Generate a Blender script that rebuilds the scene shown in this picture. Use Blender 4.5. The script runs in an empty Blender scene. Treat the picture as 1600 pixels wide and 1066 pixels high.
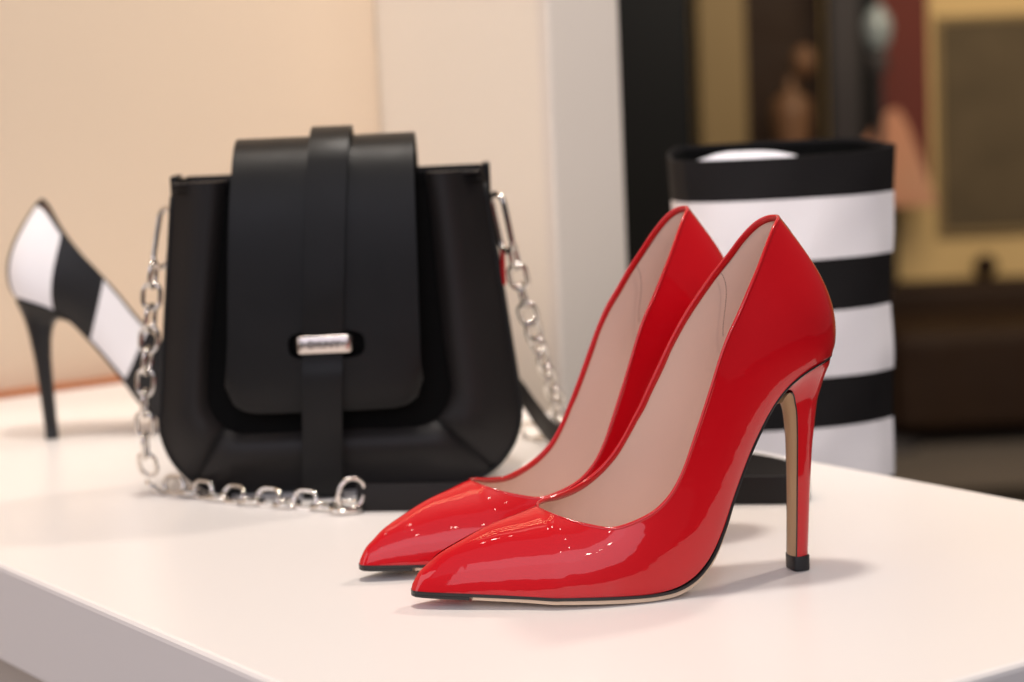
import bpy, bmesh, math, random
import numpy as np
from mathutils import Vector, Matrix
R = math.radians
sc = bpy.context.scene
col = sc.collection
rng = random.Random(7)

# ------------------------------------------------------------------ camera
CAM_H, FPX = 0.264, 3400.0
PITCH = math.atan(455 / FPX)
cd = bpy.data.cameras.new('camera')
cam = bpy.data.objects.new('camera', cd); col.objects.link(cam)
cam.matrix_world = Matrix.Translation((0, 0, CAM_H)) @ Matrix.Rotation(math.pi/2 - PITCH, 4, 'X') @ Matrix.Rotation(R(-2.5), 4, 'Z')
cd.sensor_width = 36; cd.lens = FPX / 1600 * 36
cd.clip_start = .05; cd.clip_end = 60
cd.dof.use_dof = True; cd.dof.focus_distance = 1.035; cd.dof.aperture_fstop = 6.4
cd.dof.aperture_blades = 0
sc.camera = cam
# ------------------------------------------------------------------ world, exposure
wd = bpy.data.worlds.new('World'); sc.world = wd; wd.use_nodes = True
bg = wd.node_tree.nodes['Background']
bg.inputs[0].default_value = (0.90, 0.84, 0.84, 1); bg.inputs[1].default_value = 0.11
sc.view_settings.view_transform = 'Standard'; sc.view_settings.look = 'None'
sc.view_settings.exposure = 0; sc.view_settings.gamma = 1
sc.cycles.use_denoising = True
sc.cycles.max_bounces = 10; sc.cycles.sample_clamp_indirect = 6
# ------------------------------------------------------------------ lamps of the shop, with added fill lights
def area(name, loc, target, size, power, color, size_y=None, shape='RECTANGLE', spread=None):
    ld = bpy.data.lights.new(name, 'AREA'); ld.energy = power; ld.color = color
    ld.shape = shape; ld.size = size
    if size_y: ld.size_y = size_y
    if spread: ld.spread = R(spread)
    o = bpy.data.objects.new(name, ld); col.objects.link(o)
    o.location = loc
    d = Vector(target) - Vector(loc)
    o.rotation_euler = d.to_track_quat('-Z', 'Y').to_euler()
    return o
area('ceiling_downlight', (-0.03, 1.10, 1.75), (0.10, 1.1, 0), .20, 18.0, (1, .92, .84), shape='DISK')
area('rear_downlight', (1.25, 2.05, 1.75), (0.05, 1.1, 0), .18, 17.0, (1, .87, .76), shape='DISK')
for sx, sy, pw in ((3.2, 2.4, 7), (2.5, 1.8, 6), (1.8, 1.2, 5), (1.1, .7, 3)):
    area('window_daylight', (-0.9, -1.6, 2.6), (0.05, 1.1, 0), sx, pw, (.80, .81, 1.0), sy)
for sx, sy, pw in ((3.2, 1.9, 28), (2.4, 1.4, 18), (1.5, .85, 10)):
    area('low_front_fill', (-0.1, -2.2, 1.45), (0.1, 1.15, .08), sx, pw, (.89, .87, 1.0), sy)  # added broad fill behind the camera, lifts upright faces and red sheen
area('wall_fill', (-0.62, 1.00, 1.5), (-0.25, 2.0, .42), .4, 1.25, (1, .90, .79), .3, spread=75)  # added fill to brighten the cream wall, no fitting modelled
area('wall_fill', (0.45, 1.20, 1.5), (0.02, 1.85, .35), .3, .8, (1, .93, .86), .3, spread=52)  # second added fill, brightens the partition
area('front_fill', (-2.1, 0.35, .9), (0.0, 1.3, .05), 1.7, 14.0, (.97, .93, 1.0), 1.4)
area('boot_fill', (0.62, 0.75, 1.55), (0.19, 1.47, .12), .18, .19, (1, .95, .90), .18, spread=26)  # narrow fill added to lift the white bands of the boot
for w_ in (1.28, 1.40, 1.52):      # strips under the ceiling, parallel to the cream wall
    o = area('light_strip', (0, 0, 0), (0, 0, -1), 1.1, 1.1, (1, .66, .36), .008)
    ca, sa = math.cos(R(35)), math.sin(R(35)); u_ = .30
    o.location = (ca*u_ - sa*w_, sa*u_ + ca*w_, 2.2); o.rotation_euler = (0, 0, R(35))
SP = [(-.5,.2,2.3),(-.2,.6,2.2),(.35,.15,2.2),(.75,.4,2.2),(.1,-.3,2.3),(-.9,.5,2.2),(.6,-.5,2.3),(1.0,.0,2.1),(-.35,-.5,2.2),(.25,.85,2.2),(-.6,-.9,1.6),(-.2,-1.0,1.9),(1.3,.6,2.1),(.5,-.6,1.0),(.75,-.35,1.15),(.25,-.9,1.1)]
for p in SP:
    ld = bpy.data.lights.new('spot_bulb', 'POINT'); ld.energy = 1.3; ld.shadow_soft_size = .022; ld.color = (1, .9, .75)
    o = bpy.data.objects.new('spot_bulb', ld); col.objects.link(o); o.location = p
area('back_room_light', (1.3, 4.4, 1.2), (1.4, 6.2, -.25), 1.2, 30.0, (1, .88, .66), .8)

# ------------------------------------------------------------------ materials
def mat(name, color, rough=.5, spec=.5, metal=0, coat=0, coat_rough=.03, bump=None, sheen=0, var=None, wave=None):
    m = bpy.data.materials.new(name); m.use_nodes = True
    nt = m.node_tree; b = nt.nodes['Principled BSDF']
    b.inputs['Base Color'].default_value = (*color, 1)
    b.inputs['Roughness'].default_value = rough
    b.inputs['Specular IOR Level'].default_value = spec
    b.inputs['Metallic'].default_value = metal
    b.inputs['Coat Weight'].default_value = coat
    b.inputs['Coat Roughness'].default_value = coat_rough
    b.inputs['Sheen Weight'].default_value = sheen
    tc = nt.nodes.new('ShaderNodeTexCoord')
    if var:                                   # (scale, other colour)
        n = nt.nodes.new('ShaderNodeTexNoise'); n.inputs['Scale'].default_value = var[0]; n.inputs['Detail'].default_value = 5
        r = nt.nodes.new('ShaderNodeMix'); r.data_type = 'RGBA'
        nt.links.new(tc.outputs['Object'], n.inputs['Vector'])
        nt.links.new(n.outputs['Fac'], r.inputs[0])
        r.inputs[6].default_value = (*color, 1); r.inputs[7].default_value = (*var[1], 1)
        nt.links.new(r.outputs[2], b.inputs['Base Color'])
    if bump:                                  # (scale, strength, distance)
        n = nt.nodes.new('ShaderNodeTexNoise'); n.inputs['Scale'].default_value = bump[0]; n.inputs['Detail'].default_value = 3
        k = nt.nodes.new('ShaderNodeBump'); k.inputs['Strength'].default_value = bump[1]; k.inputs['Distance'].default_value = bump[2]
        nt.links.new(tc.outputs['Object'], n.inputs['Vector'])
        nt.links.new(n.outputs['Fac'], k.inputs['Height'])
        nt.links.new(k.outputs[0], b.inputs['Normal'])
        if coat: nt.links.new(k.outputs[0], b.inputs['Coat Normal'])
    return m
M = {}
M['patent'] = mat('red_patent_leather', (.56, .001, .0068), .42, .12, coat=1, coat_rough=.025, bump=(36, .45, .0009))
M['patent_edge'] = mat('red_patent_binding', (.52, .0012, .006), .40, .15, coat=1, coat_rough=.04)
M['lining'] = mat('nude_leather_lining', (.72, .52, .42), .48, .4, bump=(900, .12, .0004), var=(30, (.69, .49, .395)))
M['insole'] = mat('nude_insole_leather', (.78, .585, .49), .33, .5, bump=(700, .1, .0004), var=(25, (.75, .55, .46)))
M['sole_black'] = mat('black_sole_edge', (.012, .011, .011), .35, .5)
M['sole_tan'] = mat('pale_sole_leather', (.68, .52, .38), .45, .4, var=(60, (.62, .46, .33)))
M['breast'] = mat('tan_heel_breast_leather', (.50, .33, .19), .42, .4, var=(60, (.46, .30, .17)))
M['rubber'] = mat('black_rubber', (.015, .015, .016), .45, .4)
M['thread'] = mat('brown_thread', (.18, .12, .10), .8, .2)
M['leather'] = mat('matt_black_leather', (.0042, .0042, .0045), .42, .22, bump=(520, .10, .0005), var=(40, (.0055, .0052, .0054)))
M['leather_soft'] = mat('soft_black_leather', (.0085, .0072, .0069), .50, .24, bump=(420, .12, .0006), var=(30, (.0125, .0105, .010)))
M['leather_edge'] = mat('black_edge_paint', (.006, .006, .006), .5, .3)
M['velvet'] = mat('black_suede', (.0025, .0025, .0025), .95, .08)
M['chrome'] = mat('polished_chrome', (.78, .74, .69), .07, .5, metal=1)
M['clasp'] = mat('satin_clasp_metal', (.62, .56, .52), .24, .5, metal=1)
M['engrave'] = mat('dark_engraving', (.09, .075, .07), .6, .2)
M['white_leather'] = mat('white_leather', (.86, .83, .83), .5, .3, bump=(500, .1, .0004), var=(25, (.83, .80, .80)))
M['shoe_black'] = mat('black_shoe_leather', (.009, .008, .008), .40, .35, bump=(500, .1, .0004))
M['boot_black'] = mat('black_boot_leather', (.008, .007, .007), .68, .18, bump=(260, .15, .0008), var=(18, (.011, .0095, .0095)))
M['boot_white'] = mat('white_boot_leather', (.87, .83, .83), .55, .3, bump=(220, .18, .0009), var=(14, (.84, .80, .80)))
M['paper'] = mat('white_tissue_paper', (.62, .62, .68), .8, .2, bump=(60, .6, .003))
M['table'] = mat('white_lacquer', (.83, .79, .76), .30, .4, bump=(6, .05, .002), var=(5, (.815, .775, .745)))
def rough_noise(m, scale, lo, hi):
    nt = m.node_tree; b = nt.nodes['Principled BSDF']
    tc = nt.nodes.new('ShaderNodeTexCoord'); n = nt.nodes.new('ShaderNodeTexNoise'); n.inputs['Scale'].default_value = scale; n.inputs['Detail'].default_value = 8
    r = nt.nodes.new('ShaderNodeMapRange'); r.inputs[1].default_value = .3; r.inputs[2].default_value = .7; r.inputs[3].default_value = lo; r.inputs[4].default_value = hi
    nt.links.new(tc.outputs['Object'], n.inputs['Vector']); nt.links.new(n.outputs['Fac'], r.inputs[0]); nt.links.new(r.outputs[0], b.inputs['Roughness'])
rough_noise(M['table'], 5, .285, .32); rough_noise(M['leather'], 30, .36, .50); rough_noise(M['leather_soft'], 24, .46, .56)
M['wall'] = mat('cream_wall_paint', (.655, .525, .395), .7, .25, bump=(180, .15, .001), var=(2.2, (.64, .512, .383)))
M['partition'] = mat('pale_partition_paint', (.69, .62, .53), .65, .3, bump=(160, .15, .001), var=(3, (.675, .607, .517)))
M['post'] = mat('grey_white_paint', (.62, .56, .50), .55, .3, var=(4, (.60, .54, .48)))
M['wood'] = mat('orange_wood', (.45, .16, .06), .5, .4, var=(50, (.36, .12, .045)))
M['floor'] = mat('grey_brown_floor', (.17, .135, .115), .45, .4, var=(3, (.12, .10, .085)))
M['tan'] = mat('tan_wall_paint', (.78, .53, .24), .7, .2, var=(2.5, (.62, .41, .18)))
M['gold'] = mat('gold_lacquer', (.28, .185, .08), .5, .3, var=(2, (.23, .15, .065)))
M['dark'] = mat('dark_glazing', (.006, .006, .005), .35, .22, var=(2.5, (.010, .008, .005)))
M['brown'] = mat('dark_brown_leather', (.035, .016, .006), .6, .2, var=(4, (.022, .010, .006)), bump=(9, .4, .02))
M['olive'] = mat('olive_canvas', (.065, .045, .025), .7, .2, var=(7, (.16, .11, .06)))
M['red_cloth'] = mat('dark_red_cloth', (.16, .035, .025), .8, .15, var=(3, (.10, .03, .025)))
M['peach'] = mat('peach_print', (.50, .30, .19), .6, .2, var=(5, (.50, .17, .09)))
M['plum'] = mat('grey_column_paint', (.05, .04, .04), .6, .2, var=(3, (.04, .034, .034)))
M['skin'] = mat('bronze_mannequin', (.16, .075, .035), .5, .3)
M['glassy'] = mat('grey_glass', (.22, .24, .24), .2, .5)

# ------------------------------------------------------------------ helpers
def tag(o, label=None, cat=None, group=None, kind=None):
    if label: o['label'] = label
    if cat: o['category'] = cat
    if group: o['group'] = group
    if kind: o['kind'] = kind
    return o
def empty(name, loc=(0, 0, 0), rz=0):
    o = bpy.data.objects.new(name, None); col.objects.link(o)
    o.empty_display_size = .02; o.location = loc; o.rotation_euler = (0, 0, rz); return o
def meshobj(name, verts, faces, m, parent=None, smooth=True):
    me = bpy.data.meshes.new(name)
    me.from_pydata([tuple(map(float, v)) for v in verts], [], faces)
    bm = bmesh.new(); bm.from_mesh(me)
    bmesh.ops.remove_doubles(bm, verts=bm.verts, dist=1e-6)
    bmesh.ops.recalc_face_normals(bm, faces=bm.faces)
    bm.to_mesh(me); bm.free()
    if smooth: me.polygons.foreach_set('use_smooth', [True]*len(me.polygons))
    ms = m if isinstance(m, (list, tuple)) else [m]
    for x in ms: me.materials.append(x)
    o = bpy.data.objects.new(name, me); col.objects.link(o)
    if parent: o.parent = parent
    return o
def bevel(o, w, seg=3, ang=30):
    b = o.modifiers.new('bevel', 'BEVEL'); b.width = w; b.segments = seg; b.limit_method = 'ANGLE'; b.angle_limit = R(ang)
    b.harden_normals = False
    return o
def solid(o, t, off=0):
    s = o.modifiers.new('thick', 'SOLIDIFY'); s.thickness = t; s.offset = off
    e = o.modifiers.new('edges', 'EDGE_SPLIT'); e.split_angle = R(42); return o
def sharp(o, ang=40):
    me = o.data
    me.polygons.foreach_set('use_smooth', [True]*len(me.polygons))
    me.set_sharp_from_angle(angle=R(ang)); return o
def box(name, c, s, m, parent=None, bw=0, rot=None):
    x, y, z = [v/2 for v in s]
    V = [Vector((i*x, j*y, k*z)) for i in (-1, 1) for j in (-1, 1) for k in (-1, 1)]
    if rot is not None: V = [rot @ v for v in V]
    V = [v + Vector(c) for v in V]
    F = [(0,1,3,2),(4,6,7,5),(0,4,5,1),(2,3,7,6),(0,2,6,4),(1,5,7,3)]
    o = meshobj(name, V, F, m, parent, smooth=False)
    if bw: bevel(o, bw)
    return o
def grid_faces(nu, nv, cu=False, cv=False, base=0):
    F = []
    for i in range(nu if cu else nu-1):
        for j in range(nv if cv else nv-1):
            a = base + i*nv + j; b = base + ((i+1) % nu)*nv + j
            F.append((a, b, base + ((i+1) % nu)*nv + (j+1) % nv, base + i*nv + (j+1) % nv))
    return F
def catmull(P, n):
    """n samples per span through points P (k x d)"""
    P = np.array(P, float); k = len(P)
    E = np.vstack([2*P[0]-P[1], P, 2*P[-1]-P[-2]]); out = []
    for i in range(k-1):
        p0, p1, p2, p3 = E[i:i+4]
        for t in np.linspace(0, 1, n, endpoint=False):
            out.append(.5*((2*p1)+(-p0+p2)*t+(2*p0-5*p1+4*p2-p3)*t*t+(-p0+3*p1-3*p2+p3)*t**3))
    out.append(P[-1]); return np.array(out)
def tube_vf(path, r, seg=8, closed=False):
    P = [Vector(p) for p in path]; n = len(P); V = []; nrm = None
    rs = r if hasattr(r, '__len__') else [r]*n
    for i in range(n):
        if closed: t = (P[(i+1) % n] - P[i-1]).normalized()
        else: t = (P[min(i+1, n-1)] - P[max(i-1, 0)]).normalized()
        if nrm is None:
            nrm = t.orthogonal().normalized()
        nrm = (nrm - t*nrm.dot(t)).normalized(); bn = t.cross(nrm)
        for k in range(seg):
            a = 2*math.pi*k/seg
            V.append(P[i] + (nrm*math.cos(a) + bn*math.sin(a))*rs[i])
    F = grid_faces(n, seg, cu=closed, cv=True)
    if not closed:
        F.append(tuple(range(seg))); F.append(tuple(range((n-1)*seg, n*seg)))
    return V, F
def tube(name, path, r, m, parent=None, seg=8, closed=False):
    V, F = tube_vf(path, r, seg, closed); return meshobj(name, V, F, m, parent)
def lathe(name, prof, m, parent=None, seg=32, loc=(0, 0, 0)):
    V = [(loc[0]+r*math.cos(2*math.pi*k/seg), loc[1]+r*math.sin(2*math.pi*k/seg), loc[2]+z) for r, z in prof for k in range(seg)]
    return meshobj(name, V, grid_faces(len(prof), seg, cv=True), m, parent)
def sheet(name, path, halfw, t, m, parent=None, xoff=None):
    """leather sheet: path in (y,z), half widths per point, across X"""
    V = []
    for i, (y, z) in enumerate(path):
        xo = xoff[i] if xoff is not None else 0
        for s in np.linspace(-1, 1, 9): V.append((xo + s*halfw[i], y, z))
    o = meshobj(name, V, grid_faces(len(path), 9), m, parent)
    solid(o, t, 0); return o

# ------------------------------------------------------------------ pumps
# stations toe -> heel: sole line (x,z), half width, near topline (x,z), far topline (x,z), half width at topline, centre shift   [mm]
RED = [
 (196.2,8.0,0.0, 195.5,10.8,195.5,10.8, 0,-7.5),
 (195.7,7.9,2.2, 194.0,13.3,194.0,13.3, 0,-7.4),
 (194.2,7.8,4.0, 191.5,16.9,191.5,16.9, 0,-7.2),
 (190.3,7.6,6.2, 187.6,20.2,187.6,20.2, 0,-6.8),
 (184.5,7.4,8.9,181.5,25.0,181.5,25.5, 0,-6.2),
 (173.0,7.0,13.4,170.0,30.9,170.0,31.3, 0,-5.0),
 (160.0,6.4,18.4,157.5,36.6,157.5,36.6, 0,-4.0),
 (146.0,5.7,23.8,144.0,40.8,144.0,40.8, 0,-2.9),
 (135.0,5.1,29.2,136.6,43.2,136.6,43.2, 0,-2.2),
 (131.0,5.0,30.2,133.4,43.9,133.4,43.9, .05,-2.0),
 (127.5,4.9,31.0,131.4,43.4,131.5,44.4, 7.0,-1.8),
 (121.0,4.7,32.2,125.6,41.2,126.2,44.6, 14.4,-1.4),
 (111.0,4.3,33.6,114.6,37.9,115.0,45.0, 21.8,-1.0),
 (99.0,3.8,34.2,103.4,36.3,106.0,46.8, 26.6,-.6),
 (86.0,3.6,34.0,92.2,39.2,97.4,50.6, 29.4,-.3),
 (74.0,4.6,32.0,82.5,44.0,90.3,56.0, 30.0,0),
 (63.5,8.8,29.5,74.6,51.4,84.3,62.5, 29.6,0),
 (54.5,17.0,26.6,68.4,61.3,78.9,70.4, 29.0,0),
 (47.6,28.8,24.4,63.9,71.2,74.5,78.0, 28.4,0),
 (42.0,42.0,22.8,60.0,80.4,70.4,85.0, 27.8,0),
 (36.0,55.0,21.4,55.8,90.6,66.0,93.6, 27.4,0),
 (30.6,66.2,20.6,51.4,101.8,60.9,103.2, 27.0,0),
 (25.0,76.4,20.2,46.9,113.6,54.3,115.8, 26.4,0),
 (18.4,87.4,20.6,42.2,123.6,47.2,127.6, 25.6,0),
 (11.0,95.6,21.3,36.6,133.0,39.8,138.4, 24.2,0),
 (3.0,101.2,21.4,30.5,143.6,32.4,148.4, 22.4,0),
 (-4.0,104.2,20.0,24.0,154.2,25.2,157.8, 19.4,0),
 (-10.2,105.9,16.6,17.8,164.4,18.8,167.0, 15.6,0),
 (-15.0,106.9,12.0,12.2,172.4,12.9,173.8, 11.2,0),
 (-18.4,107.4,6.8,7.6,176.5,7.9,177.0, 6.6,0),
 (-20.2,107.6,0.0,5.0,177.7,5.0,177.7, 0,0)]
STRIPED = []
_R = np.array(RED); _st = np.arange(len(RED))
_sh = _st + np.interp(_st, [0, 9, 14, 18.5, 21.8, 24.6, 27, 29, 30], [0, 0, 0, .2, 1.3, 1.4, 1.2, .5, 0])
for i, q in enumerate(RED):
    lx, lz, a, _, _, _, _, _, c = q
    nx, nz, fx_, fz, at = [float(np.interp(_sh[i], _st, _R[:, k])) for k in (3, 4, 5, 6, 7)]
    wx = 17*math.exp(-((lx-62)/30)**2); wz = -5*math.exp(-((lx-0)/28)**2)
    kx = 10*math.exp(-((nx-72)/22)**2) - 6*math.exp(-((nx-26)/16)**2)
    dz = -5*math.exp(-((nx-10)/30)**2) - 9*math.exp(-((nx-52)/22)**2)
    STRIPED.append((lx+wx, lz+wz, a, nx+kx, nz+dz, fx_+kx-4, fz+dz-3, at, c))

def pump_surface(T, side, NS=8, NV=26):
    """outer surface of one side; side +1 = lateral/near. returns grid (ns, nv, 3) in metres and s index"""
    T = np.array(T); S = catmull(T, NS)
    k = len(S); st = np.linspace(0, len(T)-1, k)
    L = S[:, [0, 1]]; a = np.maximum(S[:, 2], 0)
    U = S[:, [3, 4]] if side > 0 else S[:, [5, 6]]
    at = np.clip(S[:, 7], 0, None); at[st < 9] = 0; c = S[:, 8]
    # round widths near the two closed ends
    v = np.sin(np.linspace(0, math.pi/2, NV)) ** 1.0
    G = np.zeros((k, NV, 3))
    for i in range(k):
        hw = np.clip((st[i]-22)/6, 0, 1); hw = hw*hw*(3-2*hw)
        p = 2.0 if st[i] < 9 else 2.0 + .5*min(1, (st[i]-9)/6)
        z0 = L[i, 1] + (U[i, 1]-L[i, 1])*v
        x0 = L[i, 0] + (U[i, 0]-L[i, 0])*v
        d = np.array([U[i, 0]-L[i, 0], U[i, 1]-L[i, 1]]); d /= max(np.linalg.norm(d), 1e-6)
        nb = np.array([-d[1], d[0]])
        bx = 9.8*hw*np.sin(math.pi*v**.75)
        x = x0 + nb[0]*bx; z = z0 + nb[1]*bx
        m = np.interp(st[i], [0, 3, 9, 15], [1.75, 1.55, 1.6, 2.0])
        w2 = at[i]**m + (a[i]**m - at[i]**m)*(1 - v**p)
        w = np.clip(w2, 0, None)**(1/m)
        mid = math.sin(math.pi*np.clip((st[i]-14.5)/15.2, 0, 1))
        e = min(1, a[i]/18)
        w = w + (4.6*mid)*np.sin(math.pi*v**.8)*e
        # waist is pinched a little below the topline on the arch
        G[i, :, 0] = x; G[i, :, 2] = z
        G[i, :, 1] = c[i]*(1 - .0*v) + side*w
    wt = (1 - v**10)[None, :, None]*np.clip((st-3)/2, 0, 1)[:, None, None]*np.clip((29-st)/2, 0, 1)[:, None, None]
    for _ in range(70):
        Q = G.copy(); Q[1:-1] = (G[:-2] + 2*G[1:-1] + G[2:])/4
        G = G + (Q-G)*wt
    return G/1000, st
def gnormals(G, side):
    du = np.gradient(G, axis=0); dv = np.gradient(G, axis=1)
    n = np.cross(du, dv); l = np.linalg.norm(n, axis=2, keepdims=True)
    n = n/np.maximum(l, 1e-9)
    # outward orientation: compare with side
    s = np.sign(np.sum(n[..., 1]*side)); return n*s
def sole_slab(T, st0, st1, off0, off1, inset, m, name, parent, NS=8, taper=None, mir=1):
    T = np.array(T); S = catmull(T, NS); st = np.linspace(0, len(T)-1, len(S))
    idx = [i for i in range(len(S)) if st0 <= st[i] <= st1]
    L = S[:, [0, 1]]; tg = np.gradient(L, axis=0); tg /= np.maximum(np.linalg.norm(tg, axis=1, keepdims=True), 1e-6)
    tg[st < 1.5] = np.array([-1, 0]); nr = np.stack([-tg[:, 1], tg[:, 0]], 1)
    # heading toe->heel, x decreasing; downward normal
    nr[nr[:, 1] > 0] *= -1
    V = []; F = []; nx = 9
    for i in idx:
        o0, o1 = off0, off1
        if taper is not None:
            kk = np.interp(st[i], [q[0] for q in taper], [q[1] for q in taper]); o1 = off0 + (off1-off0)*kk
        a = max(S[i, 2] - (inset(st[i]) if callable(inset) else inset), 0.02); c = S[i, 8]
        rnd = .35*(o1-o0)
        for (o, ww) in ((o0, a), ((o0+o1)/2, a+.12), (o1-.15, a-.10), (o1, a-rnd)):
            for s in (-1, 1):
                V.append((L[i, 0]+nr[i, 0]*o, mir*(c + s*max(ww, .01)), L[i, 1]+nr[i, 1]*o))
    # ring order: 0L 1L 2L 3L 3R 2R 1R 0R
    order = [0, 2, 4, 6, 7, 5, 3, 1]
    V2 = []
    for q in range(len(idx)):
        V2 += [V[q*8 + k] for k in order]
    F = grid_faces(len(idx), 8, cv=True)
    F.append(tuple(range(8))); F.append(tuple(range((len(idx)-1)*8, len(idx)*8)))
    V2 = [(x/1000, y/1000, z/1000) for x, y, z in V2]
    o = meshobj(name, V2, F, m, parent); sharp(o, 50); return o
def make_pump(root, T, mir, mats, bands=None, seam_side=-1):
    """mir=+1: lateral side on +y. parts are children of root"""
    NS, NV = 8, 26
    Gn, st = pump_surface(T, 1, NS, NV); Gf, _ = pump_surface(T, -1, NS, NV)
    k = len(st)
    def flat(G): 
        G = G.copy(); G[..., 1] *= mir; return G.reshape(-1, 3)
    # --- upper
    def upper(name, i0, i1, m, which=None):
        V = np.vstack([flat(Gn[i0:i1+1]), flat(Gf[i0:i1+1])])
        n = i1-i0+1
        if which is not None:
            return meshobj(name, V[which*n*NV:(which+1)*n*NV], grid_faces(n, NV), m, root)
        return meshobj(name, V, grid_faces(n, NV) + grid_faces(n, NV, base=n*NV), m, root)
    if bands is None: upper('upper', 0, k-1, mats['upper'])
    else:
        for (s0, s1, m) in bands:
            i0 = int(round(s0*NS)); i1 = int(round(s1*NS))
            for o in ([upper('stripe_panel', i0, i1, m)] if s0 < 9 else [upper('stripe_panel', i0, i1, m, q) for q in (0, 1)]): o['label'] = 'white leather stripe panel' if m is M['white_leather'] else 'black leather stripe panel'
    # --- lining
    TH = .0013
    Nn = gnormals(Gn, 1); Nf = gnormals(Gf, -1)
    def inner(G, N, th): 
        X = G - N*th; 
        return X
    i0 = 6*NS
    A = inner(Gn, Nn, TH); B = inner(Gf, Nf, TH)
    # keep inner walls from crossing the centre line near the closed ends
    def clampc(X, side):
        cc = (Gn[..., 1] + Gf[..., 1])/2
        X = X.copy(); X[..., 1] = np.where(side*(X[..., 1]-cc) < .00005, cc + side*.00005, X[..., 1]); return X
    A = clampc(A, 1); B = clampc(B, -1)
    # the back: pull the inner wall forward too
    V = np.vstack([flat(A[i0:-1]), flat(B[i0:-1])]); n = k-1-i0
    F = grid_faces(n, NV) + grid_faces(n, NV, base=n*NV)
    # close at the heel back between both sides
    for j in range(NV-1):
        F.append(((n-1)*NV+j, (n-1)*NV+j+1, n*NV+(n-1)*NV+j+1, n*NV+(n-1)*NV+j))
    meshobj('lining', V, F, mats['lining'], root)
    if mats.get('grip'):
        # heel grip: a second layer of lining behind the heel, with a stitched front edge
        A2 = clampc(inner(Gn, Nn, TH+.0006), 1); B2 = clampc(inner(Gf, Nf, TH+.0006), -1)
        js = list(range(4, 21)); nj = len(js); g1 = k-2.0; ns = 40
        vv = np.sin(np.linspace(0, math.pi/2, NV))
        def samp(X, i, j):
            a_ = int(i); f = i-a_; return X[a_, j]*(1-f) + X[min(a_+1, k-1), j]*f
        def g0(j): return (24.9 - 2.6*(1-vv[j]) + .3*math.sin(9*vv[j]))*NS
        seqA = [[samp(A2, g0(j) + (g1-g0(j))*q/(ns-1), j) for j in js] for q in range(ns)]
        seqB = [[samp(B2, g0(j) + (g1-g0(j))*q/(ns-1), j) for j in js] for q in range(ns-1, -1, -1)]
        seq = seqA + seqB
        V = np.array(seq).reshape(-1, 3).copy(); V[:, 1] *= mir
        meshobj('heel_grip', V, grid_faces(len(seq), nj), mats['lining'], root)
        for X in (A2, B2):
            path = np.array([samp(X, g0(j)+2.5, j) for j in js[5:]]); path[:, 1] *= mir
            tube('stitching', path, .00014, M['thread'], root, seg=5)
    # --- insole
    S = catmull(np.array(T), NS); V = []; nx = 13; n = 0
    for i in range(4*NS, k-2):
        Lx, Lz, a, c = S[i, 0], S[i, 1], max(S[i, 2]-1.0, .1), S[i, 8]
        tgx = S[min(i+1, k-1), 0]-S[i-1, 0]; tgz = S[min(i+1, k-1), 1]-S[i-1, 1]; l = math.hypot(tgx, tgz)
        nx_, nz_ = tgz/l, -tgx/l
        if nz_ < 0: nx_, nz_ = -nx_, -nz_
        for q in np.linspace(-1, 1, nx):
            up = 1.2 + 1.6*abs(q)**3
            V.append(((Lx+nx_*up)/1000, mir*(c+q*a)/1000, (Lz+nz_*up)/1000))
        n += 1
    meshobj('insole', V, grid_faces(n, nx), mats['insole'], root)
    # --- binding round the topline (folded over to the inside)
    def ring(G, N, i):
        e = G[i, -1]; d = G[i, -4]-e; d = d/max(np.linalg.norm(d), 1e-9); nn = N[i, -2]
        nn = nn - d*np.dot(nn, d); nn /= max(np.linalg.norm(nn), 1e-9)
        w = .0026
        pr = [(.0012, .00008), (.0002, .0002), (-.0005, -.0001), (-.0008, -.0007), (-.0005, -.0013), (.0002, -.0016), (w, -.00165), (w, -.0013)]
        return [e + d*p + nn*q for p, q in pr]
    s0 = 9*NS + 1; rows = []
    for i in range(s0, k-1): rows.append(ring(Gn, Nn, i))
    for i in range(k-2, s0-1, -1): rows.append(ring(Gf, Nf, i))
    V = np.array(rows).reshape(-1, 3).copy(); V[:, 1] *= mir
    meshobj('topline_binding', V, grid_faces(len(rows), 8, cu=True, cv=True), mats['binding'], root)
    # --- side seam on the inner (medial) side
    if mats.get('seam'):
        i = int(16.2*NS); GG, NN = (Gf, Nf) if seam_side < 0 else (Gn, Nn); path = GG[i, 3:NV] + NN[i, 3:NV]*.00005; path = path.copy(); path[:, 1] *= mir
        tube('side_seam', path, .00038, mats['binding'], root, seg=5)
    # --- sole
    ks = len(T)-1
    sole_slab(T, 0, ks-.6, -.3, 1.3, -.5, mats['welt'], 'welt', root, NS, taper=[(0, 1), (22, 1), (25.5, .6), (28, .3), (31, .25)], mir=mir)
    sole_slab(T, 0, 5.2, 1.3, 2.9, -.3, mats['toe_plate'], 'toe_plate', root, NS, taper=[(0, .8), (5, 1)], mir=mir)
    sole_slab(T, 5.25, 25, 1.3, 3.4, (lambda q: .35 if q < 16 else .35 + .45*(q-16)), mats['outsole'], 'outsole', root, NS, taper=[(5, .75), (10, .95), (13, 1), (15, 1), (17, .55), (20, .35), (25, .25)], mir=mir)
    # --- heel: stations top->bottom  F(x,z) B(x,z) half width
    SS = catmull(np.array(T), NS)[16*NS:]; tgt = np.gradient(SS[:, :2], axis=0); tgt /= np.linalg.norm(tgt, axis=1, keepdims=True)
    und = np.stack([SS[:, 0] - np.abs(tgt[:, 1])*1.9, SS[:, 1] - np.abs(tgt[:, 0])*1.9], 1)
    o_ = np.argsort(und[:, 0]); ux, uz = und[o_, 0], und[o_, 1]
    low = mats.get('low', 0)
    def zs(x): return float(np.interp(x, ux, uz))
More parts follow.
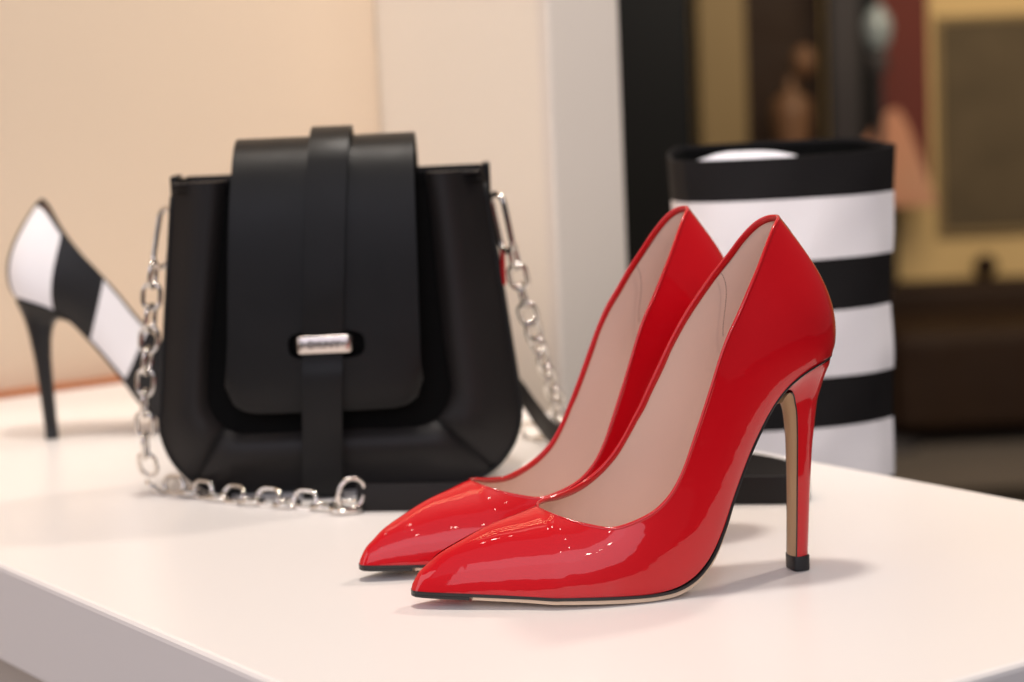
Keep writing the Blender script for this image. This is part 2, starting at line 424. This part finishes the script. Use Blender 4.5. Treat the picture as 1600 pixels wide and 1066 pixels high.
    # top sections hug the underside of the sole: (x front, drop front, x back, drop back, half width, follow)
    top = [(18.5, -.2, -18.8, -.2, 17.6, 1.0), (14.2, 1.2, -18.4, 2.2, 15.8, .9), (10.8, 3.6, -17.4, 4.6, 13.6, .62), (8.0, 7.6, -15.8, 8.4, 11.4, .35), (6.0, 12.6, -14.0, 13.4, 9.8, .12)]
    Hl = []
    for xf, df, xb, db, w, be in top: Hl.append([xf, zs(xf)-df, xb, zs(xb)-db, w, be])
    for f, b, w in [((4.4, 79), (-11.9, 85), 9.2), ((3.6, 70), (-10.3, 74), 8.3), ((3.2, 60), (-8.6, 61), 7.6), ((3.4, 40), (-7.0, 40), 7.0), ((3.8, 22), (-5.9, 22), 6.7), ((4.3, 7.4), (-5.0, 7.4), 6.5)]:
        Hl.append([f[0], f[1]-low*min(1, f[1]/95), b[0], b[1]-low*min(1, b[1]/95), w, 0])
    Hs6 = catmull(np.array(Hl), 5); Hs = [tuple(h[:5]) for h in Hs6]
    V = []; Vb = []; m_ = 15; CV = .17
    for (fx, fz, bx_, bz, w, be) in Hs6:
        for q in range(m_):
            t = math.pi*q/(m_-1)
            dx = (math.sin(t)**.85 if q not in (0, m_-1) else 0)*(1-CV) + CV
            y = math.cos(t); y = math.copysign(abs(y)**.75, y)
            x = fx + (bx_-fx)*dx; z = fz + (bz-fz)*dx
            if be > 0:
                zc = zs(x) - ((zs(fx)-fz)*(1-dx) + (zs(bx_)-bz)*dx); z += be*(zc - z)
            V.append((x/1000, mir*w*y/1000, z/1000))
    o = meshobj('heel', V, grid_faces(len(Hs), m_), mats['heel'], root)
    for side_, off, nm, mt in ((1, .0, 'heel_breast', mats['breast']),):
        V = []
        for fx, fz, bx_, bz, w in Hs:
            for q in np.linspace(-1, 1, 7):
                k_ = CV*abs(q)**2.2; V.append(((fx+.25+(bx_-fx)*k_)/1000, mir*q*(w-.55)/1000, (fz+(bz-fz)*k_)/1000))
        o2 = meshobj(nm, V, grid_faces(len(Hs), 7), mt, o)
    for s in (-1, 1):
        tube('heel_edge', [((h[0]+.1+(h[2]-h[0])*CV)/1000, mir*s*(h[4]-.3)/1000, (h[1]+(h[3]-h[1])*CV)/1000) for h in Hs[9:]], .00042, mats['welt'], o, seg=6)
    # heel tip
    fx, fz, bx_, bz, w = Hs[-1]; V = []
    zt = [fz+.02, fz-.4, .5, 0.0]; ex = [.05, .15, .15, 0]
    for zz, e in zip(zt, ex):
        for q in range(24):
            t = 2*math.pi*q/24
            cx, cy = math.cos(t), math.sin(t)
            sx = math.copysign(abs(cx)**(.35 if cx > 0 else .75), cx); sy = math.copysign(abs(cy)**.5, cy)
            xm, xr = (fx+bx_)/2, (fx-bx_)/2
            V.append(((xm+(xr+e)*sx)/1000, mir*(w+e)*sy/1000, zz/1000))
    F = grid_faces(4, 24, cv=True); F.append(tuple(range(24))); F.append(tuple(range(72, 96)))
    sharp(meshobj('heel_tip', V, F, M['rubber'], root), 35)

redm = dict(upper=M['patent'], lining=M['lining'], insole=M['insole'], binding=M['patent_edge'], welt=M['sole_black'], toe_plate=M['sole_black'],
            outsole=M['sole_tan'], heel=M['patent'], breast=M['breast'], grip=True, seam=True)
def place_pump(name, O, ang, label, T, mir, mats, bands=None, group=None, seam_side=-1):
    root = empty(name, (O[0], O[1], 0.0004), ang)
    tag(root, label, 'shoe', group); make_pump(root, T, mir, mats, bands, seam_side); return root
# local +x (toe) points left and toward the camera; local y (+) of mir=+1 must face the camera
place_pump('red_pump', (.1380, 1.0653), math.pi + R(14.6), 'red patent stiletto pump in front, its tan heel face and black heel tip visible', RED, 1, redm, group='pair of red stiletto pumps')
place_pump('red_pump', (.1006, 1.1515), math.pi + R(19.0), 'glossy red patent stiletto pump behind the other, its heel hidden from view', [q[:5] + (.8*q[3]+.2*q[5], .8*q[4]+.2*q[6], q[7], -q[8]) for q in RED], 1, redm, group='pair of red stiletto pumps', seam_side=1)
sm = dict(upper=M['white_leather'], lining=M['lining'], insole=M['insole'], binding=M['shoe_black'], welt=M['shoe_black'], toe_plate=M['sole_black'],
          outsole=M['shoe_black'], heel=M['shoe_black'], breast=M['shoe_black'], grip=False, low=7)
bands = [(0, 19, M['shoe_black']), (19, 21.75, M['white_leather']), (21.75, 24.625, M['shoe_black']), (24.625, 29.0, M['white_leather']), (29.0, 30, M['shoe_black'])]
place_pump('striped_pump', (-.335, 1.5522), R(14), 'black and white striped high heeled pump standing behind the handbag chain', STRIPED, 1, sm, bands)

# ------------------------------------------------------------------ table, axes u (right-back) and w (left-back)
TA = R(35); U2 = Vector((math.cos(TA), math.sin(TA), 0)); W2 = Vector((-math.sin(TA), math.cos(TA), 0))
def uw(u, w, z=0): return U2*u + W2*w + Vector((0, 0, z))
def uwbox(name, u0, u1, w0, w1, z0, z1, m, parent=None, bw=0, rel=None):
    c = uw((u0+u1)/2, (w0+w1)/2, (z0+z1)/2)
    if rel is not None: c = c - rel
    return box(name, c, (u1-u0, w1-w0, z1-z0), m, parent, bw, Matrix.Rotation(TA, 3, 'Z'))
base = uw(.677, 1.14, -.80)
tb = empty('display_table', base); tag(tb, 'white lacquered display table with a thick top under all the shoes and the bag', 'table')
uwbox('tabletop', .430, .9235, .606, 1.679, -.057, 0, M['table'], tb, .0035, base)
uwbox('pedestal', .50, .86, .68, 1.60, -.80, -.0575, M['post'], tb, .003, base)
# ------------------------------------------------------------------ room round the table
fl = meshobj('floor', [(-9, -4, -.8), (11, -4, -.8), (11, 9, -.8), (-9, 9, -.8)], [(0, 1, 2, 3)], M['floor'], smooth=False); tag(fl, kind='structure')
wl = uwbox('wall', -1.6, 1.056, 1.700, 1.80, -.80, 2.6, M['wall'], bw=.004); tag(wl, 'cream painted wall behind the striped pump and the handbag', 'wall', kind='structure')
pt = uwbox('partition', 1.0563, 1.1245, 1.452, 1.86, -.80, 2.6, M['partition'], bw=.004); tag(pt, 'pale end of a partition wall between the cream wall and the dark shop interior', 'wall', kind='structure')
facing = uwbox('end_facing', 1.054, 1.1285, 1.436, 1.4515, -.80, 2.6, M['post'], pt, .003)
ws = uwbox('wood_ledge', -1.6, 1.0565, 1.681, 1.6995, -.022, .0035, M['wood'], bw=.001); tag(ws, 'narrow orange brown wood ledge along the foot of the cream wall', 'ledge')

# ------------------------------------------------------------------ handbag
BX, BY = -.107, 1.300
bag = empty('handbag', (BX, BY, 0)); tag(bag, 'black leather handbag with a broad front flap, metal clasp and silver chain strap', 'handbag')
def outline(ht, zt, hb, zb, zbot, rad, n=14):
    """U outline from top-left down and round to top-right; returns list of (x,z) and index of the corner middles"""
    P = []
    for t in np.linspace(0, 1, 18): P.append((-(ht+(hb-ht)*t), zt+(zb-zt)*t))
    for t in np.linspace(0, math.pi/2, n)[1:]:
        P.append((-(hb) + rad*(1-math.cos(t)), zb - (zb-zbot)*math.sin(t)))
    for t in np.linspace(0, 1, 12)[1:-1]: P.append((-(hb-rad)*(1-2*t), zbot))
    for q in range(n-1, 0, -1):
        t = np.linspace(0, math.pi/2, n)[q]; P.append((hb - rad*(1-math.cos(t)), zb - (zb-zbot)*math.sin(t)))
    for t in np.linspace(1, 0, 18): P.append(((ht+(hb-ht)*t), zt+(zb-zt)*t))
    return P
PO = outline(.0935, .1935, .1105, .047, .0012, .042)
PI_ = outline(.0595, .1935, .0735, .064, .0400, .022)
PI_ = [(x - .005*min(1, (.1935-z)/.10), z) for x, z in PI_]
n_ = len(PO); assert n_ == len(PI_)
c1 = 18 + 7; c2 = n_-1-c1
def frame_panel(i0, i1):
    V = []; K = 12
    for i in range(i0, i1+1):
        for q in range(K):
            v = q/(K-1)
            x = PI_[i][0] + (PO[i][0]-PI_[i][0])*v; z = PI_[i][1] + (PO[i][1]-PI_[i][1])*v
            y = .0055*(1-v) + .0155*v
            sd_ = min(abs(i-c1), abs(i-c2))
            y -= (.0055 + .0050*min(1, sd_/3)**.6)*math.sin(math.pi*v**.7)
            e = .0
            if i in (i0, i1) and i not in (0, n_-1): y += .0012
            V.append((x, y, z))
    o = meshobj('front_panel', V, grid_faces(i1-i0+1, K), M['leather_soft'], bag)
    return o
frame_panel(0, c1); frame_panel(c1, c2); frame_panel(c2, n_-1)
for ci in (c1, c2):
    tube('mitre_seam', [(PI_[ci][0]+(PO[ci][0]-PI_[ci][0])*v, .0055*(1-v) + .0155*v - .0055*math.sin(math.pi*v**.7) + .0001, PI_[ci][1]+(PO[ci][1]-PI_[ci][1])*v) for v in np.linspace(.02, .98, 12)], .0006, M['leather_edge'], bag, seg=6)
# suede centre
V = [(x, .0045, z) for x, z in PI_]
meshobj('suede_panel', V, [tuple(range(n_))], M['velvet'], bag, smooth=False)
# gusset and back
D = .078; V = []
for i in range(n_):
    for q, (yy, s) in enumerate(((.0155, 1.0), (.022, 1.004), (.04, .985), (.058, .985), (D-.006, 1.004), (D, 1.0))):
        V.append((PO[i][0]*s, yy, max(.001, PO[i][1])))
meshobj('gusset', V, grid_faces(n_, 6), M['leather_soft'], bag)
meshobj('back_panel', [(x, D, z) for x, z in PO], [tuple(range(n_))], M['leather_soft'], bag, smooth=False)
meshobj('top_closure', [(-.0925, .004, .188), (.0925, .004, .188), (.0925, D-.001, .188), (-.0925, D-.001, .188)], [(0, 1, 2, 3)], M['leather_soft'], bag, smooth=False)
tube('piping', [(x, .0155, max(z, .0016)) for x, z in PO[1:-1]], .0013, M['leather_edge'], bag)
tube('piping', [(x, D, max(z, .0016)) for x, z in PO[1:-1]], .0013, M['leather_edge'], bag)
for s in (-1, 1):
    box('top_edge', (s*.0760, .0100, .1925), (.032, .012, .0014), M['leather_soft'], bag, .0005)
    box('side_tab', (s*.0955, .045, .183), (.005, .022, .026), M['leather'], bag, .001)
# flap: up the front, over the top and down the back
fp = [(-.0085, .0505), (-.0105, .056), (-.013, .07), (-.014, .10), (-.0135, .14), (-.011, .17), (-.0065, .188), (.0005, .202), (.010, .2115), (.022, .2155), (.035, .2150), (.048, .2095), (.058, .200), (.064, .19), (.067, .178)]
fc = catmull(fp, 6)
def flap_hw(z, i):
    hw = np.interp(z, [.05, .15, .2155], [.0585, .0560, .0538])
    return hw
V = []; NX = 33
zb = .0550
for i, (y, z) in enumerate(fc):
    hw = flap_hw(z, i)
    for s in np.linspace(-1, 1, NX):
        x = s*hw; zz = z
        if y < .0 and z < .10:      # rounded lower corners, slightly sagging lower edge
            r = .016; dxe = hw - abs(x)
            lo = zb - .0010*(1-(x/hw)**2)
            if dxe < r: lo = zb + r - math.sqrt(max(0, r*r - (r-dxe)**2))
            t = max(0, (z - .0505)/(.10-.0505)); zz = lo + (.10-lo)*t
        V.append((x + np.interp(z, [.06, .2155], [-.0065, -.0005]), y, zz))
flap = meshobj('flap', V, grid_faces(len(fc), NX), M['leather'], bag)
solid(flap, .0026, 0)
# oval slot cut through the flap for the clasp
def cut(o, cx, cz, rx, rz):
    V = []; n = 40
    for yy in (-.03, .0005):
        for q in range(n):
            t = 2*math.pi*q/n; ex = .55
            V.append((cx + rx*math.copysign(abs(math.cos(t))**ex, math.cos(t)), yy, cz + rz*math.copysign(abs(math.sin(t))**ex, math.sin(t))))
    F = grid_faces(2, n, cv=True); F.append(tuple(range(n))); F.append(tuple(range(n, 2*n)))
    c = meshobj('cutter', V, F, M['leather_edge'], None); c.location = (BX, BY, 0)
    b = o.modifiers.new('slot', 'BOOLEAN'); b.operation = 'DIFFERENCE'; b.object = c; b.solver = 'EXACT'
    bpy.context.view_layer.update()
    dg = bpy.context.evaluated_depsgraph_get()
    me = bpy.data.meshes.new_from_object(o.evaluated_get(dg))
    o.modifiers.clear(); o.data = me
    bpy.data.objects.remove(c); sharp(o, 35)
bpy.context.view_layer.update()
cut(flap, -.0035, .0945, .0228, .0086)
box('slot_backing', (-.0055, -.0095, .0935), (.05, .0012, .022), M['velvet'], bag)
# closing strap
sp = [(-.006, .0015), (-.0085, .006), (-.0115, .03), (-.0155, .055), (-.0175, .075), (-.0160, .086), (-.0160, .1), (-.0172, .12), (-.0168, .14), (-.0142, .17), (-.0096, .1895), (-.002, .2055), (.0085, .2165), (.0215, .2208), (.036, .2202), (.050, .2140), (.061, .203), (.068, .19)]
cc_ = catmull(sp, 5)
V = []
for y, z in cc_:
    xo = np.interp(z, [0, .08, .22], [-.0115, -.0065, .0035]) 
    for s in np.linspace(-1, 1, 9):
        V.append((xo + s*.0119, y - .0010 - .0005*(1-s*s), z + (.0006 if z > .2 else 0)))
st_ = meshobj('closing_strap', V, grid_faces(len(cc_), 9), M['leather'], bag); solid(st_, .0024, 0)
# metal clasp: curved band over the strap
V = []; n = 21; xs = np.linspace(-1, 1, n); prof = [(-.0042, .0), (-.0058, .0012), (-.0062, .0022), (-.0062, .0030), (-.0052, .0036), (.0052, .0036), (.0062, .0030), (.0062, .0022), (.0058, .0012), (.0042, .0)]
for s in xs:
    x = s*.0176; back = .0095*max(0, (abs(s)-.86)/.14)**2
    for pz, py in prof: V.append((x, -py + back, pz*.88*(1 - .25*max(0, (abs(s)-.8)/.2)**2)))
F = grid_faces(n, len(prof), cv=True); F.append(tuple(range(len(prof)))); F.append(tuple(range((n-1)*len(prof), n*len(prof))))
cl = meshobj('clasp', V, F, M['clasp'], bag); cl.location = (-.0045, -.0172, .0955)
fcu = bpy.data.curves.new('lettering', 'FONT'); fcu.body = 'DKNY'; fcu.size = .0066; fcu.extrude = .00012; fcu.align_x = 'CENTER'; fcu.align_y = 'CENTER'; fcu.offset = .00005; fcu.space_character = 1.1
fo = bpy.data.objects.new('lettering', fcu); col.objects.link(fo)
bpy.context.view_layer.update()
me = bpy.data.meshes.new_from_object(fo.evaluated_get(bpy.context.evaluated_depsgraph_get())); bpy.data.objects.remove(fo)
me.materials.clear(); me.materials.append(M['engrave'])
le = bpy.data.objects.new('lettering', me); col.objects.link(le); le.parent = cl; le.location = (0, -.0037, 0); le.rotation_euler = (math.pi/2, 0, 0)

# ---- chain
def link_mesh(L, Wd, r, name):
    path = []
    a = L/2 - Wd/2
    for q in range(12):
        t = math.pi*q/11 - math.pi/2; path.append((a + (Wd/2-r)*math.cos(t), (Wd/2-r)*math.sin(t), 0))
    for q in range(12):
        t = math.pi*q/11 + math.pi/2; path.append((-a + (Wd/2-r)*math.cos(t), (Wd/2-r)*math.sin(t), 0))
    V, F = tube_vf(path, r, 8, closed=True)
    o = meshobj(name, V, F, M['chrome'], None); me = o.data; bpy.data.objects.remove(o); return me
LK = link_mesh(.0190, .0136, .00150, 'chain_link')
def put(me, name, p, t, roll):
    o = bpy.data.objects.new(name, me); col.objects.link(o); o.parent = bag
    t = Vector(t).normalized(); up = Vector((0, 0, 1)) if abs(t.z) < .85 else Vector((0, -1, 0))
    y = up.cross(t).normalized(); z = t.cross(y)
    m = Matrix((t, y, z)).transposed().to_4x4()
    o.matrix_local = Matrix.Translation(Vector(p) - Vector((BX, BY, 0))) @ m @ Matrix.Rotation(roll, 4, 'X'); return o
def chain(path, pitch=.0133, r0=R(40), ground_from=None):
    P = catmull(path, 30); d = np.r_[0, np.cumsum(np.linalg.norm(np.diff(P, axis=0), axis=1))]
    n = int(d[-1]/pitch); 
    for i in range(n+1):
        s = min(i*pitch, d[-1]); p = [np.interp(s, d, P[:, k]) for k in range(3)]
        q = [np.interp(min(s+.004, d[-1]), d, P[:, k]) - np.interp(max(s-.004, 0), d, P[:, k]) for k in range(3)]
        roll = (r0 if i % 2 else r0+math.pi/2) + rng.uniform(-.22, .22)
        if p[2] < .012:      # on the table: one link stands, the next lies
            if i % 2: roll = math.pi/2 + rng.uniform(-.65, -.15); p[2] = .0056
            else: roll = rng.uniform(-.15, .15); p[2] = .0024
        put(LK, 'chain_link', p, q, roll)
chain([(-.2165,1.318,.138),(-.2190,1.318,.118),(-.2215,1.318,.096),(-.2250,1.318,.072),(-.2275,1.319,.048),(-.2285,1.322,.026),(-.2265,1.328,.011),(-.216,1.327,.004),(-.1970,1.312,.004),(-.178,1.296,.004),(-.160,1.283,.004),(-.142,1.273,.004),(-.122,1.262,.004),(-.1055,1.252,.004)], r0=R(15))
chain([(.0035,1.342,.137),(.0065,1.346,.120),(.0105,1.352,.101),(.0155,1.362,.082),(.0205,1.378,.063),(.0250,1.398,.045),(.0290,1.418,.026),(.030,1.440,.008),(.022,1.452,.004),(.010,1.462,.004)], r0=R(20))
HK = link_mesh(.040, .0165, .0018, 'hook_ring')
put(HK, 'hook_ring', (-.2085, 1.320, .160), (-.22, 0, -1), R(35)); put(HK, 'hook_ring', (-.0030, 1.335, .159), (.17, .02, -1), R(55))
RG = link_mesh(.0215, .0185, .0014, 'strap_ring')
put(RG, 'strap_ring', (-.0975, 1.2455, .0118), (.35, .1, 1), R(25)); put(RG, 'strap_ring', (-.101, 1.247, .004), (1, .4, 0), R(12))
# ---- leather strap standing on its edge, looping behind the shoes
def ribbon(name, path, h, t, m, tilt=None):
    P = catmull(path, 14); V = []; n = len(P)
    for i in range(n):
        tg = Vector(P[min(i+1, n-1)]) - Vector(P[max(i-1, 0)]); tg.z = 0; tg.normalize(); nn = Vector((-tg.y, tg.x, 0))
        c = Vector(P[i])
        for a, b in ((-1, 0), (1, 0), (1, .12), (1, .88), (1, 1), (-1, 1), (-1, .88), (-1, .12)):
            V.append(c + nn*(a*t/2*(.8 if b in (0, 1) else 1)) + Vector((0, 0, b*h)) - Vector((BX, BY, 0)))
    F = grid_faces(n, 8, cv=True); F.append(tuple(range(8))); F.append(tuple(range((n-1)*8, n*8)))
    return sharp(meshobj(name, V, F, m, bag), 50)
ribbon('leather_strap', [(-.0945,1.2495,.0003),(-.05,1.243,.0003),(0,1.236,.0003),(.06,1.230,.0003),(.12,1.224,.0003),(.152,1.219,.0003),(.1635,1.2225,.0003),(.1665,1.237,.0003),(.160,1.262,.0003),(.143,1.290,.0003),(.11,1.325,.0003),(.07,1.362,.0003),(.042,1.395,.0003),(.025,1.425,.002),(.014,1.450,.012),(.004,1.462,.026),(-.008,1.462,.040)], .0162, .0026, M['leather_soft'])
tb_ = box('red_piece', (.1035, .058, .1315), (.003, .012, .026), M['patent'], bag, .0008)  # small red block set on the right side of the bag
tb_['label'] = 'small red piece on the side of the bag'

# ------------------------------------------------------------------ striped boot behind the table
BC = Vector((.1895, 1.500, 0))
boot = empty('striped_boot', (BC.x, BC.y, -.14)); tag(boot, 'tall striped black and white boot shaft with white paper inside, standing behind the table', 'boot')
def ptz(z): return z + .14
CS = catmull([(.0765,-.006),(.058,-.024),(.028,-.037),(-.010,-.042),(-.045,-.039),(-.0655,-.029)], 7)[:-1].tolist() + catmull([(-.0655,-.029),(-.073,-.012),(-.0745,.008),(-.066,.026)], 6)[:-1].tolist() + catmull([(-.066,.026),(-.035,.038),(.0,.042),(.032,.034),(.058,.018),(.0685,.002)], 6)[:-1].tolist() + catmull([(.0685,.002),(.0765,-.006)], 3)[:-1].tolist()
NC = len(CS)
def shaft_ring(z, n=NC, inset=0):
    k = np.interp(z, [-.14, -.06, .03, .10, .16, .19], [.95, .94, .935, .95, .98, 1.005])
    P = []
    for q, (x, y) in enumerate(CS):
        t = math.atan2(y, x)
        w = .0007*math.sin(3*t+z*55) + .0005*math.sin(5*t - z*90)
        f = 1.03*k*(1 + w/.07) - inset/.06
        tilt = .0004*x/.0765 + .0025*max(0, x/.0765)**3*np.clip((z-.16)/.02, 0, 1) + (.0072*min(1, max(0, y+.012)/.035) if z > .17 else 0)*np.clip((z-.16)/.02, 0, 1)
        P.append((x*f, y*f, z, tilt))
    return P
ZB = [.1848, .1565, .1145, .0790, .0335, -.0010, -.042, -.085]
def band(name, z1, z0, m, inset=0, rows=7, rim=False):
    V = []
    for q in range(rows):
        z = z0 + (z1-z0)*q/(rows-1)
        for (x, y, zz, tl) in shaft_ring(z, inset=inset):
            V.append((x, y, ptz(zz + tl + (.0)) ))
    o = meshobj(name, V, grid_faces(rows, NC, cv=True), m, boot); solid(o, .0022, -1); return o
for i in range(len(ZB)-1):
    m = M['boot_black'] if i % 2 == 0 else M['boot_white']
    b = band('stripe_band', ZB[i], ZB[i+1], m); b['label'] = 'black leather band of the boot shaft' if i % 2 == 0 else 'white leather band of the boot shaft'
band('lining', .1825, .08, M['velvet'], inset=.0028)
# ankle and foot below the table level
V = []; FR = 24
foot = [(0, -.085, 1.0), (.0, -.095, .86), (.004, -.105, .80), (.012, -.122, .9), (.02, -.1375, 1.0)]
for (dx, z, k) in foot:
    for q in range(FR):
        t = 2*math.pi*q/FR; c, s = math.cos(t), math.sin(t)
        fwd = 1 + (1.3*max(0, (-.065-z)/.07)**1.6 if c < 0 else 0)
        V.append((.069*k*c*fwd*.92, .055*k*s*.85, ptz(z)))
F = grid_faces(5, FR, cv=True); F.append(tuple(range(4*FR, 5*FR)))
meshobj('boot_foot', V, F, M['boot_black'], boot)
# tissue paper stuffing
V = []
for i in range(9):
    for q in range(36):
        t = 2*math.pi*q/36; r = i/8
        x = -.024 + .036*r*math.cos(t); y = -.006 + .026*r*math.sin(t)
        V.append((x, y, ptz(.1880 - .006*r*r + .0016*math.sin(5*t+3*r)*r)))
meshobj('paper_stuffing', V, grid_faces(9, 36, cv=True), M['paper'], boot)
# ------------------------------------------------------------------ stand the boot is on
sd = empty('boot_stand', (.1925, 1.56, -.80)); tag(sd, 'low dark plinth behind the table carrying the striped boot', 'stand')
box('plinth_top', (0, 0, .645), (.42, .30, .03), M['dark'], sd, .003); box('plinth_body', (0, 0, .315), (.38, .26, .63), M['dark'], sd, .003)

# ------------------------------------------------------------------ far shop interior (out of focus)
def panel(name, x0, x1, z0, z1, Y, dep, m, parent=None, bw=.004):
    c = Vector(((x0+x1)/2, Y+dep/2, (z0+z1)/2))
    if parent: c = c - parent.location
    return box(name, c, (x1-x0, dep, z1-z0), m, parent, bw)
bw_ = panel('shop_wall', -3.5, 6.0, -.80, 2.6, 6.15, .1, M['tan']); tag(bw_, 'tan wall at the far end of the dark shop interior', 'wall', kind='structure')
p1 = panel('black_screen', -.3, .515, -.80, 2.4, 5.90, .05, M['dark']); tag(p1, 'tall black glossy screen beside the pale partition', 'screen')
p2 = panel('column', .532, .658, -.80, 2.4, 5.86, .12, M['gold']); tag(p2, 'blurred gold coloured column left of the mannequin', 'column')
p3 = panel('recess_panel', .668, .885, -.80, 2.4, 6.02, .05, M['brown']); tag(p3, 'dark brown panel behind the bronze mannequin', 'panel')
p4 = panel('column', .886, .966, -.80, 2.4, 5.88, .10, M['plum']); tag(p4, 'blurred dark grey column right of the mannequin', 'column')
p5 = panel('recess_panel', .967, 1.085, -.80, 2.4, 6.04, .05, M['dark']); tag(p5, 'black panel behind the grey glass vase', 'panel')
p6 = panel('curtain', 1.03, 1.166, -.20, 2.4, 5.96, .03, M['red_cloth']); tag(p6, 'dark red cloth hanging behind the peach poster', 'curtain')
# mannequin
mq = empty('mannequin', (.800, 5.78, -.8)); tag(mq, 'bronze mannequin figure in the dark recess between two columns', 'mannequin')
lathe('head', [(.001, .0), (.018, .006), (.029, .028), (.031, .05), (.024, .075), (.001, .088)], M['skin'], mq, 20, (.0, 0, .955))
lathe('torso', [(.001, 0), (.05, .004), (.052, .08), (.036, .19), (.055, .30), (.05, .34), (.014, .365), (.012, .40)], M['skin'], mq, 20, (-.035, 0, .56))
lathe('pedestal', [(.07, 0), (.07, .01), (.012, .02), (.012, .56)], M['sole_black'], mq, 20, (-.035, 0, 0))
# vase
vs = empty('glass_vase', (.957, 5.55, -.8)); tag(vs, 'round grey glass vase on a thin stand beside the red cloth', 'vase')
lathe('vase_body', [(.001, 0), (.02, .0), (.03, .02), (.038, .06), (.030, .09), (.016, .105), (.016, .115)], M['glassy'], vs, 24, (0, 0, 1.02))
lathe('stand', [(.09, 0), (.09, .015), (.012, .03), (.012, .96), (.028, .98), (.022, 1.018), (.001, 1.02)], M['plum'], vs, 24)
# poster: a pale triangle shape on the wall
T3 = [(1.012, .066), (.938, -.02), (.985, -.185), (1.128, -.190), (1.118, -.15), (1.06, .02), (1.035, .066)]
V = [(x, 5.70, z) for x, z in T3] + [(x, 5.72, z) for x, z in T3]; k = len(T3)
F = [tuple(range(k)), tuple(range(k, 2*k))] + [(i, (i+1) % k, k+(i+1) % k, k+i) for i in range(k)]
ps = meshobj('poster', V, F, M['peach'], smooth=False); tag(ps, 'peach coloured triangular poster board in front of the dark red cloth', 'poster')
fr_ = empty('wall_picture', (1.40, 6.14, -.30)); tag(fr_, 'dark olive picture in a thin gold frame high on the far wall', 'picture')
panel('canvas', 1.237, 1.60, -.295, .285, 6.138, .008, M['olive'], fr_)
for a in ((1.218, 1.2365, -.314, .304), (1.6005, 1.62, -.314, .304)): panel('picture_frame', *a, 6.134, .014, M['gold'], fr_)
for a in ((1.237, 1.6, -.314, -.2955), (1.237, 1.6, .2855, .304)): panel('picture_frame', *a, 6.134, .014, M['gold'], fr_)
kn = empty('coat_hook', (1.335, 6.045, -.395)); tag(kn, 'small dark round coat hook on the tan wall under the picture', 'hook')
o = lathe('knob', [(.001, 0), (.028, .005), (.034, .02), (.024, .035), (.012, .045), (.012, .098)], M['brown'], kn, 20); o.rotation_euler = (-math.pi/2, 0, 0)
so = empty('sofa', (1.45, 5.75, -.80)); tag(so, 'dark brown leather sofa on the grey floor below the picture', 'sofa')
panel('seat', .98, 1.95, -.76, -.50, 5.52, .52, M['brown'], so, .03); panel('backrest', .98, 1.95, -.74, -.425, 5.95, .14, M['brown'], so, .03)
panel('armrest', .915, .978, -.76, -.455, 5.52, .56, M['brown'], so, .02)
for x in (.95, 1.9): lathe('leg', [(.015, 0), (.02, .05)], M['sole_black'], so, 12, (x-1.45, -.18, 0))
rg = panel('floor_mat', .2, 3.0, -.7985, -.790, 2.2, 2.75, M['sole_black'], None, .002); tag(rg, 'black floor mat in front of the brown sofa', 'mat')
po = panel('display_post', .293, .302, -.80, -.012, 1.72, .01, M['plum'], None, .001); tag(po, 'thin dark grey post just right of the striped boot', 'post')
